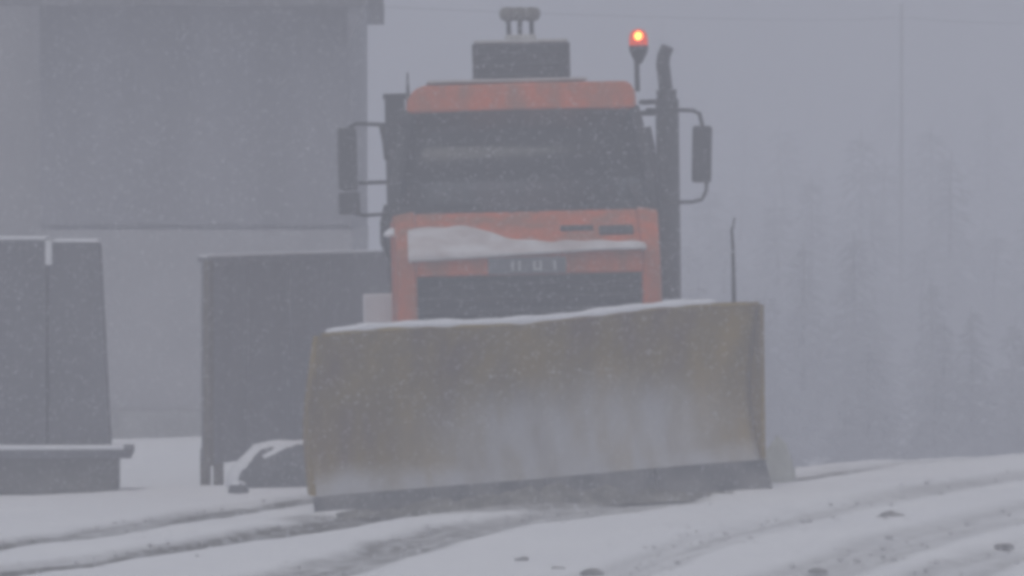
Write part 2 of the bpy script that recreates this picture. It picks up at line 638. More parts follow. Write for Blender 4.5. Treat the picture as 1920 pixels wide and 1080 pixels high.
def forest():
    protos = []
    for k, (h, w) in enumerate(((6.2, 2.3), (7.6, 2.5), (5.0, 2.2))):
        tr, cr = conifer(40 + k, h, w)
        t = thing('conifer_tree', LAB_TREE, 'tree', group='conifers in the haze beyond the road')
        tr.build('trunk', M['bark'], t)
        c = cr.build('crown', M['needle'], t)
        protos.append(t)
    spots = []
    for row, (d, x0, x1, step) in enumerate(((87, 2.9, 10.5, 0.62), (97, 3.0, 11.5, 0.95), (122, 3.4, 14, 1.1), (140, 3.4, 16, 1.25), (160, 3.4, 18, 1.4), (182, 3.6, 21, 1.8))):
        x = x0
        while x < x1:
            spots.append((x + rng.uniform(-.35, .35), d + rng.uniform(-4, 4), row))
            x += step
    used = set()
    for i, (x, y, row) in enumerate(spots):
        k = rng.randrange(3)
        src = protos[k]
        if k not in used:
            used.add(k)
            t = src
        else:
            t = src.copy()
            COL.objects.link(t)
            for ch in src.children:
                c = ch.copy()
                COL.objects.link(c)
                c.parent = t
        t.location = (x, y, zg(x, y) - 0.05)
        s = (0.42, 0.55, 0.80, 0.96, 1.15, 1.4)[row] * rng.uniform(0.82, 1.12)
        t.scale = (s, s, s)
        t.rotation_euler = (0, 0, rng.uniform(0, 6.28))


forest()


# ------------------------------------------------------------------ pole with wires
def pole():
    b = wpt(1690, 400, 135)
    z0 = zg(b.x, 135)
    t = thing('utility_pole', 'faint wooden pole carrying wires in the haze at upper right', 'pole', (b.x, 135, z0))
    MB().tube([(0, 0, -0.1), (0, 0, 7.5 - z0)], [0.075, 0.055], 10).build('mast', M['pole'], t)
    for s in (-0.2, 0.2):
        MB().tube([(s * 0.13, 0, 7.1 - z0), (s, 0, 7.1 - z0)], 0.02, 8).build('insulator', M['white'], t)
    for s in (-0.2, 0.2):
        pts = []
        for k in range(25):
            u = k / 24 * 2 - 1
            pts.append((s + u * 15, u * 5, 7.12 - z0 + 0.25 * (abs(u) ** 0.5) * (1 - abs(u)) * -1.6 + (0.12 if u < 0 else 0) * abs(u)))
        MB().tube(pts, 0.009, 6).build('wire', M['black'], t)


pole()


# ------------------------------------------------------------------ stone block on a plinth (left edge)
def monument():
    x, d = -4.09, 38.5
    z0 = zg(x, d)
    t = thing('stone_monument', 'grey tapered stone block on a low plinth with snowy ledge at the left edge', 'monument', (x, d, z0), (0, 0, R(3)))
    H = 2.04
    rr = 0.92
    MB().hexa([(-0.9, 0, 0), (rr, 0, 0), (rr, 0.7, 0), (-0.9, 0.7, 0), (-0.9, 0, 0.29), (rr, 0, 0.29), (rr, 0.7, 0.29), (-0.9, 0.7, 0.29)]).build('plinth', M['stone_warm'], t, 0.015)
    MB().box((0.02, 0.33, 0.325), (2.03, 0.86, 0.068)).build('ledge', M['stone'], t, 0.012)
    # two upright slabs with an open joint between them
    xa = 0.36
    MB().hexa([(-0.85, 0.06, 0.36), (xa - 0.012, 0.06, 0.36), (xa - 0.012, 0.62, 0.36), (-0.85, 0.62, 0.36),
               (-0.80, 0.08, H), (xa - 0.012, 0.08, H), (xa - 0.012, 0.60, H), (-0.80, 0.60, H)]).build('slab', M['stone'], t, 0.012)
    MB().hexa([(xa + 0.012, 0.075, 0.36), (0.86, 0.075, 0.36), (0.86, 0.62, 0.36), (xa + 0.012, 0.62, 0.36),
               (xa + 0.012, 0.095, H - 0.02), (0.775, 0.095, H - 0.03), (0.775, 0.60, H - 0.03), (xa + 0.012, 0.60, H - 0.02)]).build('slab', M['stone'], t, 0.012)
    MB().box((xa + 0.01, 0.05, H - 0.10), (0.055, 0.05, 0.2)).build('joint_clamp', M['white'], t, 0.006)
    # snow on ledge and top
    s = MB()
    s.box((0.0, -0.03, 0.378), (1.95, 0.15, 0.035))
    s.build('ledge_snow', M['snow'], t, 0.012)
    s = MB()
    s.box((-0.2, 0.34, H + 0.012), (1.1, 0.48, 0.03))
    s.box((0.58, 0.34, H - 0.008), (0.36, 0.46, 0.03))
    s.build('top_snow', M['snow'], t, 0.012)


monument()


# ------------------------------------------------------------------ notice board
def notice_board():
    A = wpt(380, 490, 40.3)
    B = wpt(760, 487, 44.2)
    ln = math.hypot(B.x - A.x, B.y - A.y)
    ang = math.atan2(B.y - A.y, B.x - A.x)
    z0 = -0.25
    t = thing('notice_board', 'large grey panel board on short legs behind the plough blade', 'board', (A.x, A.y, z0), (0, 0, ang))
    top = A.z - z0
    n = 5
    w = ln / n
    first = None
    for k in range(n):
        if first is None:
            first = o = MB().box((0, 0, 0), (w - 0.014, 0.035, top - 0.27)).build('panel', M['board'], t, 0.004)
        else:
            o = first.copy()
            COL.objects.link(o)
            o.parent = t
        o.location = ((k + 0.5) * w, 0.003 * (k % 2), (top + 0.25) / 2)
    MB().box((0.02, -0.045, (top + 0.26) / 2), (0.10, 0.05, top - 0.24)).build('edge_post', M['post'], t, 0.006)
    MB().box((ln / 2, -0.01, top + 0.012), (ln + 0.04, 0.10, 0.045)).build('top_rail', M['board'], t, 0.006)
    for x in (0.17, 0.42, 1.8, 3.2):
        MB().box((x, 0.06, 0.14), (0.07, 0.07, 0.50)).build('leg', M['post'], t, 0.006)
    MB().box((ln / 2, -0.01, top + 0.043), (ln + 0.02, 0.09, 0.022)).build('rail_snow', M['snow'], t, 0.008)


notice_board()


# ------------------------------------------------------------------ boulder with snow
def lump(name, rx, ry, rz, m, parent=None, seed=0, rough=0.18, cut=-0.15, nu=28, nv=16):
    v, f = [], []
    q = np.random.RandomState(seed)
    ph = q.rand(6) * 6
    for j in range(nv + 1):
        th = math.pi * j / nv
        for i in range(nu):
            a = 2 * math.pi * i / nu
            dx, dy, dz = math.sin(th) * math.cos(a), math.sin(th) * math.sin(a), math.cos(th)
            k = 1 + rough * (math.sin(3 * dx + ph[0]) * math.sin(4 * dy + ph[1]) + 0.6 * math.sin(7 * dx + ph[2] + 3 * dz) * math.sin(6 * dy + ph[3])
                             + 0.35 * math.sin(13 * dx + ph[4]) * math.sin(12 * dz + ph[5] + 9 * dy))
            v.append((rx * k * dx, ry * k * dy, rz * max(k * dz, cut)))
    for j in range(nv):
        for i in range(nu):
            f.append((j * nu + i, (j + 1) * nu + i, (j + 1) * nu + (i + 1) % nu, j * nu + (i + 1) % nu))
    b = MB()
    b.add(v, f, True)
    return b.build(name, m, parent)


def boulder():
    x, d = -1.72, 38.55
    t = thing('boulder', 'dark boulder capped with snow beside the left end of the blade', 'rock', (x, d, zg(x, d)))
    lump('rock', 0.52, 0.34, 0.34, M['rock'], t, 4, 0.05, -0.3)
    s = lump('snow_cap', 0.53, 0.34, 0.345, M['snow'], t, 4, 0.06, -0.1)
    s.location = (-0.05, 0.07, 0.02)
    t2 = thing('small_stone', 'small dark stone in the snow at the foot of the notice board', 'rock', (*gpt(447, 926), zg(*gpt(447, 926))))
    lump('rock', 0.075, 0.07, 0.09, M['rock'], t2, 12, 0.2, -0.2, 14, 8)
    s = lump('snow_cap', 0.06, 0.055, 0.03, M['snow'], t2, 19, 0.1, -0.05, 14, 8)
    s.location = (0, 0, 0.07)


boulder()


# ------------------------------------------------------------------ the plough truck
TX, TY = 0.18, 37.6
TZ = zg(TX, TY)
T_ROT = (0, -0.024, 0.03)
truck = thing('snow_plough_truck', 'orange snow plough truck with wide dirty yellow blade, coming along the snowy road', 'snow plough',
              (TX, TY, TZ), T_ROT)
TM = Matrix.Translation((TX, TY, TZ)) @ Euler(T_ROT).to_matrix().to_4x4()
TI = TM.inverted()


def tp(px, py, yl):
    """truck-local point seen at a photo pixel, at local depth yl"""
    d = TY + yl
    p = TI @ wpt(px, py, d)
    return Vector((p.x, yl, p.z))


def build_truck():
    T = truck
    # chassis, axles and wheels
    c = MB()
    for sx in (-0.42, 0.42):
        c.box((sx, 2.6, 0.82), (0.09, 4.9, 0.2))
    for y in (0.6, 1.9, 3.2, 4.8):
        c.box((0, y, 0.82), (0.76, 0.1, 0.14))
    for y in (1.25, 4.0):
        c.tube([(-0.8, y, 0.58), (0.8, y, 0.58)], 0.09, 12)
    c.build('chassis', M['steel'], T)
    wheel0 = None
    for y in (1.25, 4.0):
        for sx in (-1, 1):
            if wheel0 is None:
                w = MB()
                w.lathe([(0.30, -0.13), (0.34, -0.17), (0.50, -0.18), (0.56, -0.16), (0.585, -0.10), (0.585, 0.10), (0.56, 0.16), (0.50, 0.18), (0.34, 0.17), (0.30, 0.13), (0.30, -0.13)], (0, 0, 0), 'x', 32)
                for k in range(26):
                    a = 2 * math.pi * k / 26
                    w.box((0.07 * (1 if k % 2 else -1), 0.585 * math.cos(a), 0.585 * math.sin(a)), (0.18, 0.05, 0.03), (a, 0, 0))
                wheel0 = w.build('wheel', M['rubber'], T)
                r = MB()
                r.lathe([(0.0, -0.09), (0.12, -0.09), (0.14, -0.05), (0.27, -0.03), (0.305, -0.14), (0.315, 0.14), (0.2, 0.08), (0.0, 0.08)], (0, 0, 0), 'x', 24)
                rim0 = r.build('rim', M['white'], wheel0)
                wo = wheel0
            else:
                wo = wheel0.copy(); COL.objects.link(wo); wo.parent = T
                ro = rim0.copy(); COL.objects.link(ro); ro.parent = wo
            wo.location = (sx * 0.84, y, 0.585)
            wo.rotation_euler = (0, 0, 0 if sx < 0 else math.pi)
    # front bumper, headlights
    MB().box((0, -0.02, 0.72), (2.06, 0.24, 0.34)).build('bumper', M['steel'], T, 0.03)
    for sx in (-0.78, 0.78):
        h = MB()
        h.lathe([(0.0, -0.035), (0.06, -0.03), (0.10, -0.01), (0.105, 0.03)], (sx, -0.15, 0.74), 'y', 20)
        h.build('headlight', M['chrome'], T)
    # lower cab: nose, wings, floor
    n = MB()
    # nose frame round the grille (posts, top strip, lower sill)
    zt = 1.845
    for sx in (-1, 1):
        n.hexa([(sx * 0.885, 0.02, 0.88), (sx * 1.05, 0.07, 0.88), (sx * 1.06, 0.75, 0.88), (sx * 0.885, 0.75, 0.88),
                (sx * 0.885, 0.04, zt), (sx * 1.03, 0.09, zt - 0.02), (sx * 1.06, 0.75, 2.145), (sx * 0.885, 0.75, 2.175)])
    n.hexa([(-0.885, 0.02, 1.655), (0.885, 0.02, 1.655), (0.885, 0.7, 1.655), (-0.885, 0.7, 1.655),
            (-0.885, 0.04, zt), (0.885, 0.04, zt), (0.885, 0.7, 2.155), (-0.885, 0.7, 2.155)])
    n.box((0, 0.3, 0.99), (1.768, 0.55, 0.22))
    n.build('bonnet', M['orange'], T, 0.025, 3)
    # cab lower box behind
    b = MB()
    b.hexa([(-1.06, 0.755, 0.9), (1.06, 0.755, 0.9), (1.06, 2.3, 0.9), (-1.06, 2.3, 0.9),
            (-1.06, 0.755, 2.14), (1.06, 0.755, 2.14), (1.06, 2.3, 2.14), (-1.06, 2.3, 2.14)])
    b.build('cab_body', M['orange'], T, 0.02)
    # grille
    g = MB()
    g.box((0, 0.22, 1.38), (1.765, 0.03, 0.55))
    for k in range(5):
        g.box((0, 0.10, 1.16 + k * 0.105), (1.76, 0.05, 0.028), (R(-25), 0, 0))
    for x in (-0.6, -0.2, 0.2, 0.6):
        g.box((x, 0.13, 1.38), (0.03, 0.06, 0.54))
    g.build('grille', M['grille'], T)
    # greenhouse: pillars, glass, roof
    BW, TW = 1.045, 0.915
    yb, yt, zb, z2 = 0.80, 1.16, 2.165, 2.965
    for sx in (-1, 1):
        for pts_, r_ in (([(sx * BW, yb, zb - 0.03), (sx * (BW - 0.02), yb + 0.09, zb + 0.25), (sx * TW, yt, z2)], [0.05, 0.045, 0.04]),
                         ([(sx * (BW - 0.005), 1.55, zb - 0.03), (sx * (TW + 0.01), 1.62, z2)], 0.035),
                         ([(sx * (BW - 0.01), 2.25, zb - 0.03), (sx * (TW + 0.005), 2.22, z2)], 0.06)):
            MB().tube(pts_, r_, 10).build('window_pillar', M['black'], T)
    MB().box((0, yb - 0.005, zb + 0.01), (2 * BW - 0.1, 0.07, 0.07)).build('cowl', M['black'], T)
    # rear wall with window opening
    r = MB()
    for sx in (-1, 1):
        r.box((sx * 0.80, 2.26, 2.53), (0.28, 0.05, 0.86))
    r.box((0, 2.26, 2.37), (1.34, 0.05, 0.55))
    r.box((0, 2.26, 2.91), (1.34, 0.05, 0.10))
    r.build('rear_wall', M['interior'], T)
    MB().box((0, 2.27, 2.75), (1.33, 0.012, 0.22)).build('rear_window', M['glass'], T)
    # windscreen, gently curved
    w = MB()
    N = 12
    for i in range(N + 1):
        u = i / N * 2 - 1
        bow = 0.07 * (1 - u * u)
        w.v.append((u * (BW - 0.03), yb + 0.0 - bow, zb + 0.02)); w.v.append((u * (TW - 0.02), yt - 0.0 - bow, z2))
    for i in range(N):
        w.f.append([2 * i, 2 * i + 2, 2 * i + 3, 2 * i + 1]); w.sm.append(True)
    w.build('windscreen', M['glass'], T, solid=0.008)
    for sx in (-1, 1):
        s = MB()
        s.add([(sx * (BW - 0.0), yb + 0.07, zb), (sx * BW, 2.22, zb), (sx * (TW + 0.01), 2.2, z2 - 0.01), (sx * (TW + 0.01), yt + 0.03, z2 - 0.01)], [(0, 1, 2, 3)])
        s.build('side_window', M['glass'], T, solid=0.006)
        dz = MB()
        dz.hexa([(sx * 1.062, 0.98, 1.0), (sx * 1.08, 0.98, 1.0), (sx * 1.08, 2.2, 1.0), (sx * 1.062, 2.2, 1.0),
                 (sx * 1.062, 0.98, 2.08), (sx * 1.075, 0.98, 2.08), (sx * 1.075, 2.2, 2.08), (sx * 1.062, 2.2, 2.08)])
        do = dz.build('door', M['orange'], T, 0.004)
        MB().box((sx * 1.095, 2.05, 1.92), (0.03, 0.16, 0.035)).build('handle', M['black'], do, 0.005)
    # roof with front panel
    rf = MB()
    prof = [(-TW - 0.015, z2 - 0.01), (TW + 0.015, z2 - 0.01), (TW + 0.01, z2 + 0.12), (TW - 0.02, z2 + 0.195), (TW - 0.07, z2 + 0.215),
            (0, z2 + 0.222), (-TW + 0.13, z2 + 0.212), (-TW + 0.05, z2 + 0.18), (-TW, z2 + 0.10)]
    nn = len(prof)
    v = [(x, yt - 0.06, z) for x, z in prof]
    v[2:] = [(x, yt - 0.06 + (z - z2) * 0.35, z) for x, z in prof[2:]]
    v += [(x, 2.32, z) for x, z in prof]
    f = [tuple(range(nn)), tuple(range(2 * nn - 1, nn - 1, -1))] + [(i, i + nn, (i + 1) % nn + nn, (i + 1) % nn) for i in range(nn)]
    rf.add(v, f)
    rf.build('roof', M['orange'], T, 0.035, 3)
    sn = MB()
    sn.box((-0.1, 1.75, z2 + 0.245), (1.3, 0.8, 0.025))
    sn.build('roof_snow', M['snow_dusty'], T, 0.01)
    # inside the cab
    d = MB()
    d.hexa([(-0.98, 0.84, 2.0), (0.98, 0.84, 2.0), (0.98, 1.2, 2.0), (-0.98, 1.2, 2.0), (-0.98, 0.86, 2.15), (0.98, 0.86, 2.15), (0.98, 1.2, 2.2), (-0.98, 1.2, 2.2)])
    d.build('dashboard', M['interior'], T, 0.03)
    for sx in (-0.5, 0.5):
        s = MB()
        s.box((sx, 1.75, 2.15), (0.5, 0.5, 0.14))
        s.box((sx, 2.02, 2.42), (0.48, 0.12, 0.55), (R(-8), 0, 0))
        s.box((sx, 2.06, 2.77), (0.26, 0.10, 0.18))
        s.build('cab_seat', M['interior'], T, 0.04, 3)
    st = MB()
    ring = [(0.5 + 0.21 * math.cos(a), 1.34 + 0.10 * math.sin(a), 2.33 + 0.18 * math.sin(a)) for a in np.linspace(0, 2 * math.pi, 25)]
    st.tube(ring, 0.016, 8)
    st.tube([(0.5, 1.34, 2.33), (0.5, 1.22, 2.18)], 0.03, 8)
    st.tube([(0.30, 1.34, 2.33), (0.70, 1.34, 2.33)], 0.014, 6)
    st.build('steering_wheel', M['black'], T)
    v = MB()
    v.box((-0.60, yt - 0.02, z2 - 0.155), (0.26, 0.015, 0.06), (R(-15), R(-10), 0))  # white strip standing in for a bright reflection streak on the windscreen
    v.build('pale_strip', M['white'], T, 0.01)
    v = MB()
    v.box((0.69, yt - 0.0, z2 - 0.13), (0.17, 0.015, 0.09), (R(-15), 0, 0))  # small pale strip behind the upper right of the windscreen
    v.build('pale_strip', M['snow_dusty'], T, 0.01)
    # wipers
    for px_, s in ((960, -1), (1005, 1)):
        q = tp(px_, 403, 0.70)
        w = MB()
        w.lathe([(0.0, 0.05), (0.03, 0.045), (0.035, 0.0), (0.035, -0.02)], (q.x, q.y, q.z), 'z', 12)
        w.tube([(q.x, q.y, q.z + 0.02), (q.x + s * 0.3, q.y + 0.02, q.z + 0.05), (q.x + s * 0.62, q.y + 0.07, q.z + 0.10)], 0.012, 6)
        w.build('wiper', M['black'], T)
    # bonnet details: vents, plate
    def bon(x, v, up=0.0):
        return Vector((x, 0.05 + 0.66 * v, zt + 0.305 * v + up))
    for x, wd, v, hh in ((0.70, 0.27, 0.40, 0.065), (0.39, 0.26, 0.47, 0.03)):
        q = bon(x, v, 0.02)
        o = MB().box((0, 0, 0), (wd, hh * 2.0, 0.03)).build('bonnet_vent', M['black'], T, 0.006)
        o.location = q
        o.rotation_euler = (R(24.5), 0, 0)
    a, b_ = tp(915, 484, 0.0), tp(1062, 512, 0.0)
    cx_, cz_ = (a.x + b_.x) / 2, (a.z + b_.z) / 2
    hw, hh = (b_.x - a.x) / 2, 0.065
    pl_ = MB().box((cx_, 0.006, cz_), (2 * hw, 0.02, 2 * hh)).build('number_plate', M['plate'], T, 0.004)
    for x0, kind in ((-0.115, 'I'), (-0.06, 'I'), (0.055, 'L'), (0.105, 'I'), (0.215, 'I')):
        h = 0.075
        g = MB()
        g.box((cx_ + x0, -0.007, cz_), (0.018, 0.005, h))
        if kind == 'L':
            g.box((cx_ + x0 + 0.03, -0.007, cz_ - h / 2 + 0.009), (0.042, 0.005, 0.016))
        g.build('plate_mark', M['glyph'], pl_)
    # snow lying on the bonnet
    sn = MB()
    NX, NV = 60, 14
    top = lambda u: float(np.interp(u, [-0.95, -0.88, -0.5, -0.38, -0.20, 0.0, 0.2, 0.45, 0.7, 0.92], [0.58, 0.64, 0.64, 0.58, 0.36, 0.24, 0.18, 0.22, 0.17, 0.10]))
    idx = {}
    for i in range(NX + 1):
        u = -0.95 + 1.87 * i / NX
        tv = top(u) + 0.015 * math.sin(9 * u) + 0.02 * math.sin(23 * u + 1)
        for j in range(NV + 1):
            s = j / NV
            edge = min(1, 6 * min(s + 0.02, 1 - s), 8 * min(i / NX, 1 - i / NX) + 0.0)
            th = 0.014 * max(0, edge) ** 0.6 * (1 if u < -0.3 else 0.75) * (0.8 + 0.3 * math.sin(7 * u + 3 * s))
            q = bon(u, -0.03 + s * (tv + 0.03), 0.006 + th)
            if j == 0:
                q = Vector((u, -0.012, zt + 0.028 - float(np.interp(u, [-0.95, -0.5, 0.1, 0.5, 0.9], [0.085, 0.07, 0.04, 0.02, 0.01]))))
            sn.v.append(tuple(q))
    for i in range(NX):
        for j in range(NV):
            k = i * (NV + 1) + j
            sn.f.append([k, k + NV + 1, k + NV + 2, k + 1]); sn.sm.append(True)
    sn.build('bonnet_snow', mat('thin_snow', (0.74, 0.72, 0.73), 0.9, noise=0.3, nscale=5, col2=(0.56, 0.50, 0.49)), T, solid=0.02)
    # snow on cowl left corner of cab
    s = lump('cowl_snow', 0.07, 0.09, 0.05, M['snow'], T, 3, 0.1, -0.3, 14, 8)
    s.location = tp(735, 440, 0.6)
    # air intake snorkel on the left, with hose
    a, b_ = tp(743, 184, 1.9), tp(741, 385, 1.9)
    k = MB()
    k.box(((a.x + b_.x) / 2, 1.9, (a.z + b_.z) / 2), (0.165, 0.2, a.z - b_.z))
    k.tube([(b_.x, 1.9, b_.z + 0.02), (b_.x - 0.02, 1.9, b_.z - 0.18), (b_.x + 0.0, 1.9, b_.z - 0.6), (b_.x + 0.04, 1.9, b_.z - 0.9)], 0.07, 12)
    sk = k.build('air_intake', M['black'], T, 0.02)
    MB().box((a.x, 1.9, a.z + 0.012), (0.22, 0.24, 0.045)).build('rain_cap', M['black'], sk, 0.012)
    h = MB()
    h.tube([tp(726, 385, 1.2), tp(718, 420, 1.2), tp(719, 455, 1.2), tp(728, 480, 1.2), tp(742, 492, 1.2)], 0.026, 8)
    h.build('grab_rail', M['black'], T)
    # antenna
    q = tp(765, 178, 1.3)
    MB().tube([(q.x, q.y, q.z - 0.15), (q.x, q.y, q.z), (q.x, q.y, q.z + 0.18)], [0.02, 0.016, 0.006], 8).build('antenna', M['black'], T)
    # exhaust stack on the right
    E = MB()
    y = 2.5
    E.tube([tp(1256, 560, y), tp(1254, 400, y), tp(1251, 190, y), tp(1250, 176, y)], [0.098, 0.098, 0.098, 0.075], 18)
    E.tube([tp(1250, 178, y), tp(1243, 120, y), tp(1245, 104, y), tp(1252, 88, y - 0.02)], [0.058, 0.058, 0.056, 0.054], 14)
    ex = E.build('exhaust_stack', M['steel'], T)
    MB().tube([tp(1250, 178, y), tp(1249.6, 168, y)], 0.085, 16).build('clamp', M['steel'], ex)
    MB().tube([tp(1202, 192, y - 0.3), tp(1240, 190, y)], 0.022, 8).build('stack_bracket', M['steel'], T)
    MB().tube([tp(1204, 212, y - 0.3), tp(1240, 212, y)], 0.022, 8).build('stack_bracket', M['steel'], T)
    k = MB()
    k.tube([tp(1214, 238, 1.7), tp(1222, 275, 1.7), tp(1228, 330, 1.7)], 0.03, 8)
    k.build('grab_rail', M['black'], T)

    # mirrors
    def mirror(x0, y0, x1, y1, yl, tilt=0.0):
        a, b_ = tp(x0, y0, yl), tp(x1, y1, yl)
        w_, h_ = abs(b_.x - a.x), abs(a.z - b_.z)
        m = MB().box((0, 0, 0), (w_, 0.09, h_)).build('mirror', M['mirror_shell'], T, 0.025, 3)
        m.location = ((a.x + b_.x) / 2, yl, (a.z + b_.z) / 2)
        m.rotation_euler = (0, tilt, 0)
        MB().box((0, 0.048, 0), (w_ * 0.85, 0.006, h_ * 0.92)).build('mirror_glass', M['chrome'], m)
    mirror(632, 240, 671, 357, 0.95)
    mirror(634, 360, 676, 402, 0.95)
    mirror(1297, 236, 1336, 342, 0.95, 0.04)
    yl = 0.95
    for pts_, r_ in (([tp(655, 240, yl), tp(668, 232, yl), tp(722, 234, yl), tp(765, 236, yl + 0.1)], 0.016),
                     ([tp(672, 343, yl), tp(715, 342, yl), tp(765, 342, yl + 0.1)], 0.016),
                     ([tp(664, 400, yl), tp(682, 404, yl), tp(715, 402, yl), tp(760, 398, yl + 0.1)], 0.014),
                     ([tp(716, 236, yl), tp(722, 265, yl), tp(726, 300, yl)], 0.024),
                     ([tp(1212, 206, yl + .1), tp(1262, 206, yl), tp(1300, 207, yl), tp(1312, 213, yl), tp(1318, 238, yl)], 0.016),
                     ([tp(1325, 340, yl), tp(1325, 358, yl), tp(1317, 374, yl), tp(1298, 379, yl), tp(1272, 379, yl), tp(1235, 380, yl + .1)], 0.015)):
        MB().tube(pts_, r_, 8).build('mirror_arm', M['black'], T)
    # roof beacon, lit
    yl = 1.55
    q0, q1 = tp(1195, 160, yl), tp(1197, 74, yl)
    bc = MB()
    bc.tube([(q0.x, yl, q0.z - 0.05), (q0.x, yl, q1.z - 0.17)], 0.022, 10)
    bc.lathe([(0.022, -0.20), (0.04, -0.17), (0.075, -0.10), (0.08, -0.05), (0.0, -0.05)], (q1.x, yl, q1.z), 'z', 18)
    bo = tag(bc.build('beacon', M['black'], T), 'lit orange beacon')
    MB().lathe([(0.074, -0.05), (0.077, 0.0), (0.068, 0.045), (0.045, 0.075), (0.0, 0.088)], (q1.x, yl, q1.z), 'z', 20).build('lens', M['lens'], bo)
    MB().lathe([(0.0, -0.005), (0.022, 0.0), (0.032, 0.018), (0.030, 0.042), (0.016, 0.058), (0.0, 0.062)], (q1.x, yl, q1.z), 'z', 16).build('bulb', M['bulb'], bo)
    # load bed, spreader hopper and its headboard above the cab roof
    bed = MB()
    bed.box((0, 3.75, 1.12), (2.0, 2.5, 0.14))
    for sx in (-1, 1):
        bed.box((sx * 0.99, 3.75, 1.42), (0.04, 2.5, 0.5))
    bed.box((0, 2.52, 1.5), (1.94, 0.04, 0.66))
    bed.box((0, 4.98, 1.42), (1.94, 0.04, 0.5))
    bed.build('load_bed', M['orange'], T, 0.01)
    hp = MB()
    hp.hexa([(-0.4, 2.75, 1.25), (0.4, 2.75, 1.25), (0.4, 4.8, 1.25), (-0.4, 4.8, 1.25), (-0.78, 2.62, 2.9), (0.78, 2.62, 2.9), (0.78, 4.9, 2.7), (-0.78, 4.9, 2.7)])
    hp.build('spreader_hopper', M['steel'], T, 0.03)
    yl = 2.55
    a, b_ = tp(890, 84, yl), tp(1064, 160, yl)
    hb = MB()
    cxm, wdt = (a.x + b_.x) / 2, b_.x - a.x
    hb.box((cxm, yl, (a.z + b_.z) / 2), (wdt, 0.12, a.z - b_.z))
    hbo = hb.build('headboard', M['black'], T, 0.012)
    fr = MB()
    for x in (a.x - 0.005, b_.x + 0.005):
        fr.box((x, yl - 0.02, (a.z + b_.z) / 2 - 0.2), (0.035, 0.17, a.z - b_.z + 0.4))
    for f in (0.25, 0.5, 0.75):
        fr.box((cxm, yl - 0.07, b_.z + (a.z - b_.z) * f), (wdt - 0.05, 0.03, 0.025))
    fr.build('frame', M['black'], hbo, 0.006)
    MB().box((cxm, yl, a.z + 0.018), (wdt + 0.02, 0.15, 0.03)).build('snow_strip', M['snow_dusty'], hbo, 0.01)
    MB().box((tp(976, 70, yl).x, yl, tp(976, 70, yl).z), (0.26, 0.1, 0.045)).build('lamp_base', M['snow_dusty'], hbo, 0.01)
    lamp0 = None
    for px_ in (954, 975, 997):
        q = tp(px_, 64, yl)
        if lamp0 is None:
            k = MB()
            k.lathe([(0.0, 0.225), (0.05, 0.22), (0.072, 0.20), (0.076, 0.16), (0.066, 0.125), (0.03, 0.105), (0.0, 0.105)], (0, 0, 0), 'z', 16)
            lamp0 = lo = k.build('work_lamp', mat('lamp_housing', (0.24, 0.23, 0.20), 0.7, noise=0.5, nscale=12), T)
            stem0 = MB().tube([(0, 0, -0.01), (0, 0, 0.11)], 0.02, 8).build('stem', M['black'], lamp0)
        else:
            lo = lamp0.copy(); COL.objects.link(lo); lo.parent = T
            so = stem0.copy(); COL.objects.link(so); so.parent = lo
        lo.location = q
    # pale box low on the left side
    a, b_ = tp(680, 552, 1.7), tp(742, 640, 1.7)
    MB().box(((a.x + b_.x) / 2, 1.7, (a.z + b_.z) / 2), (b_.x - a.x, 0.5, a.z - b_.z)).build('side_box', M['white'], T, 0.02)


build_truck()


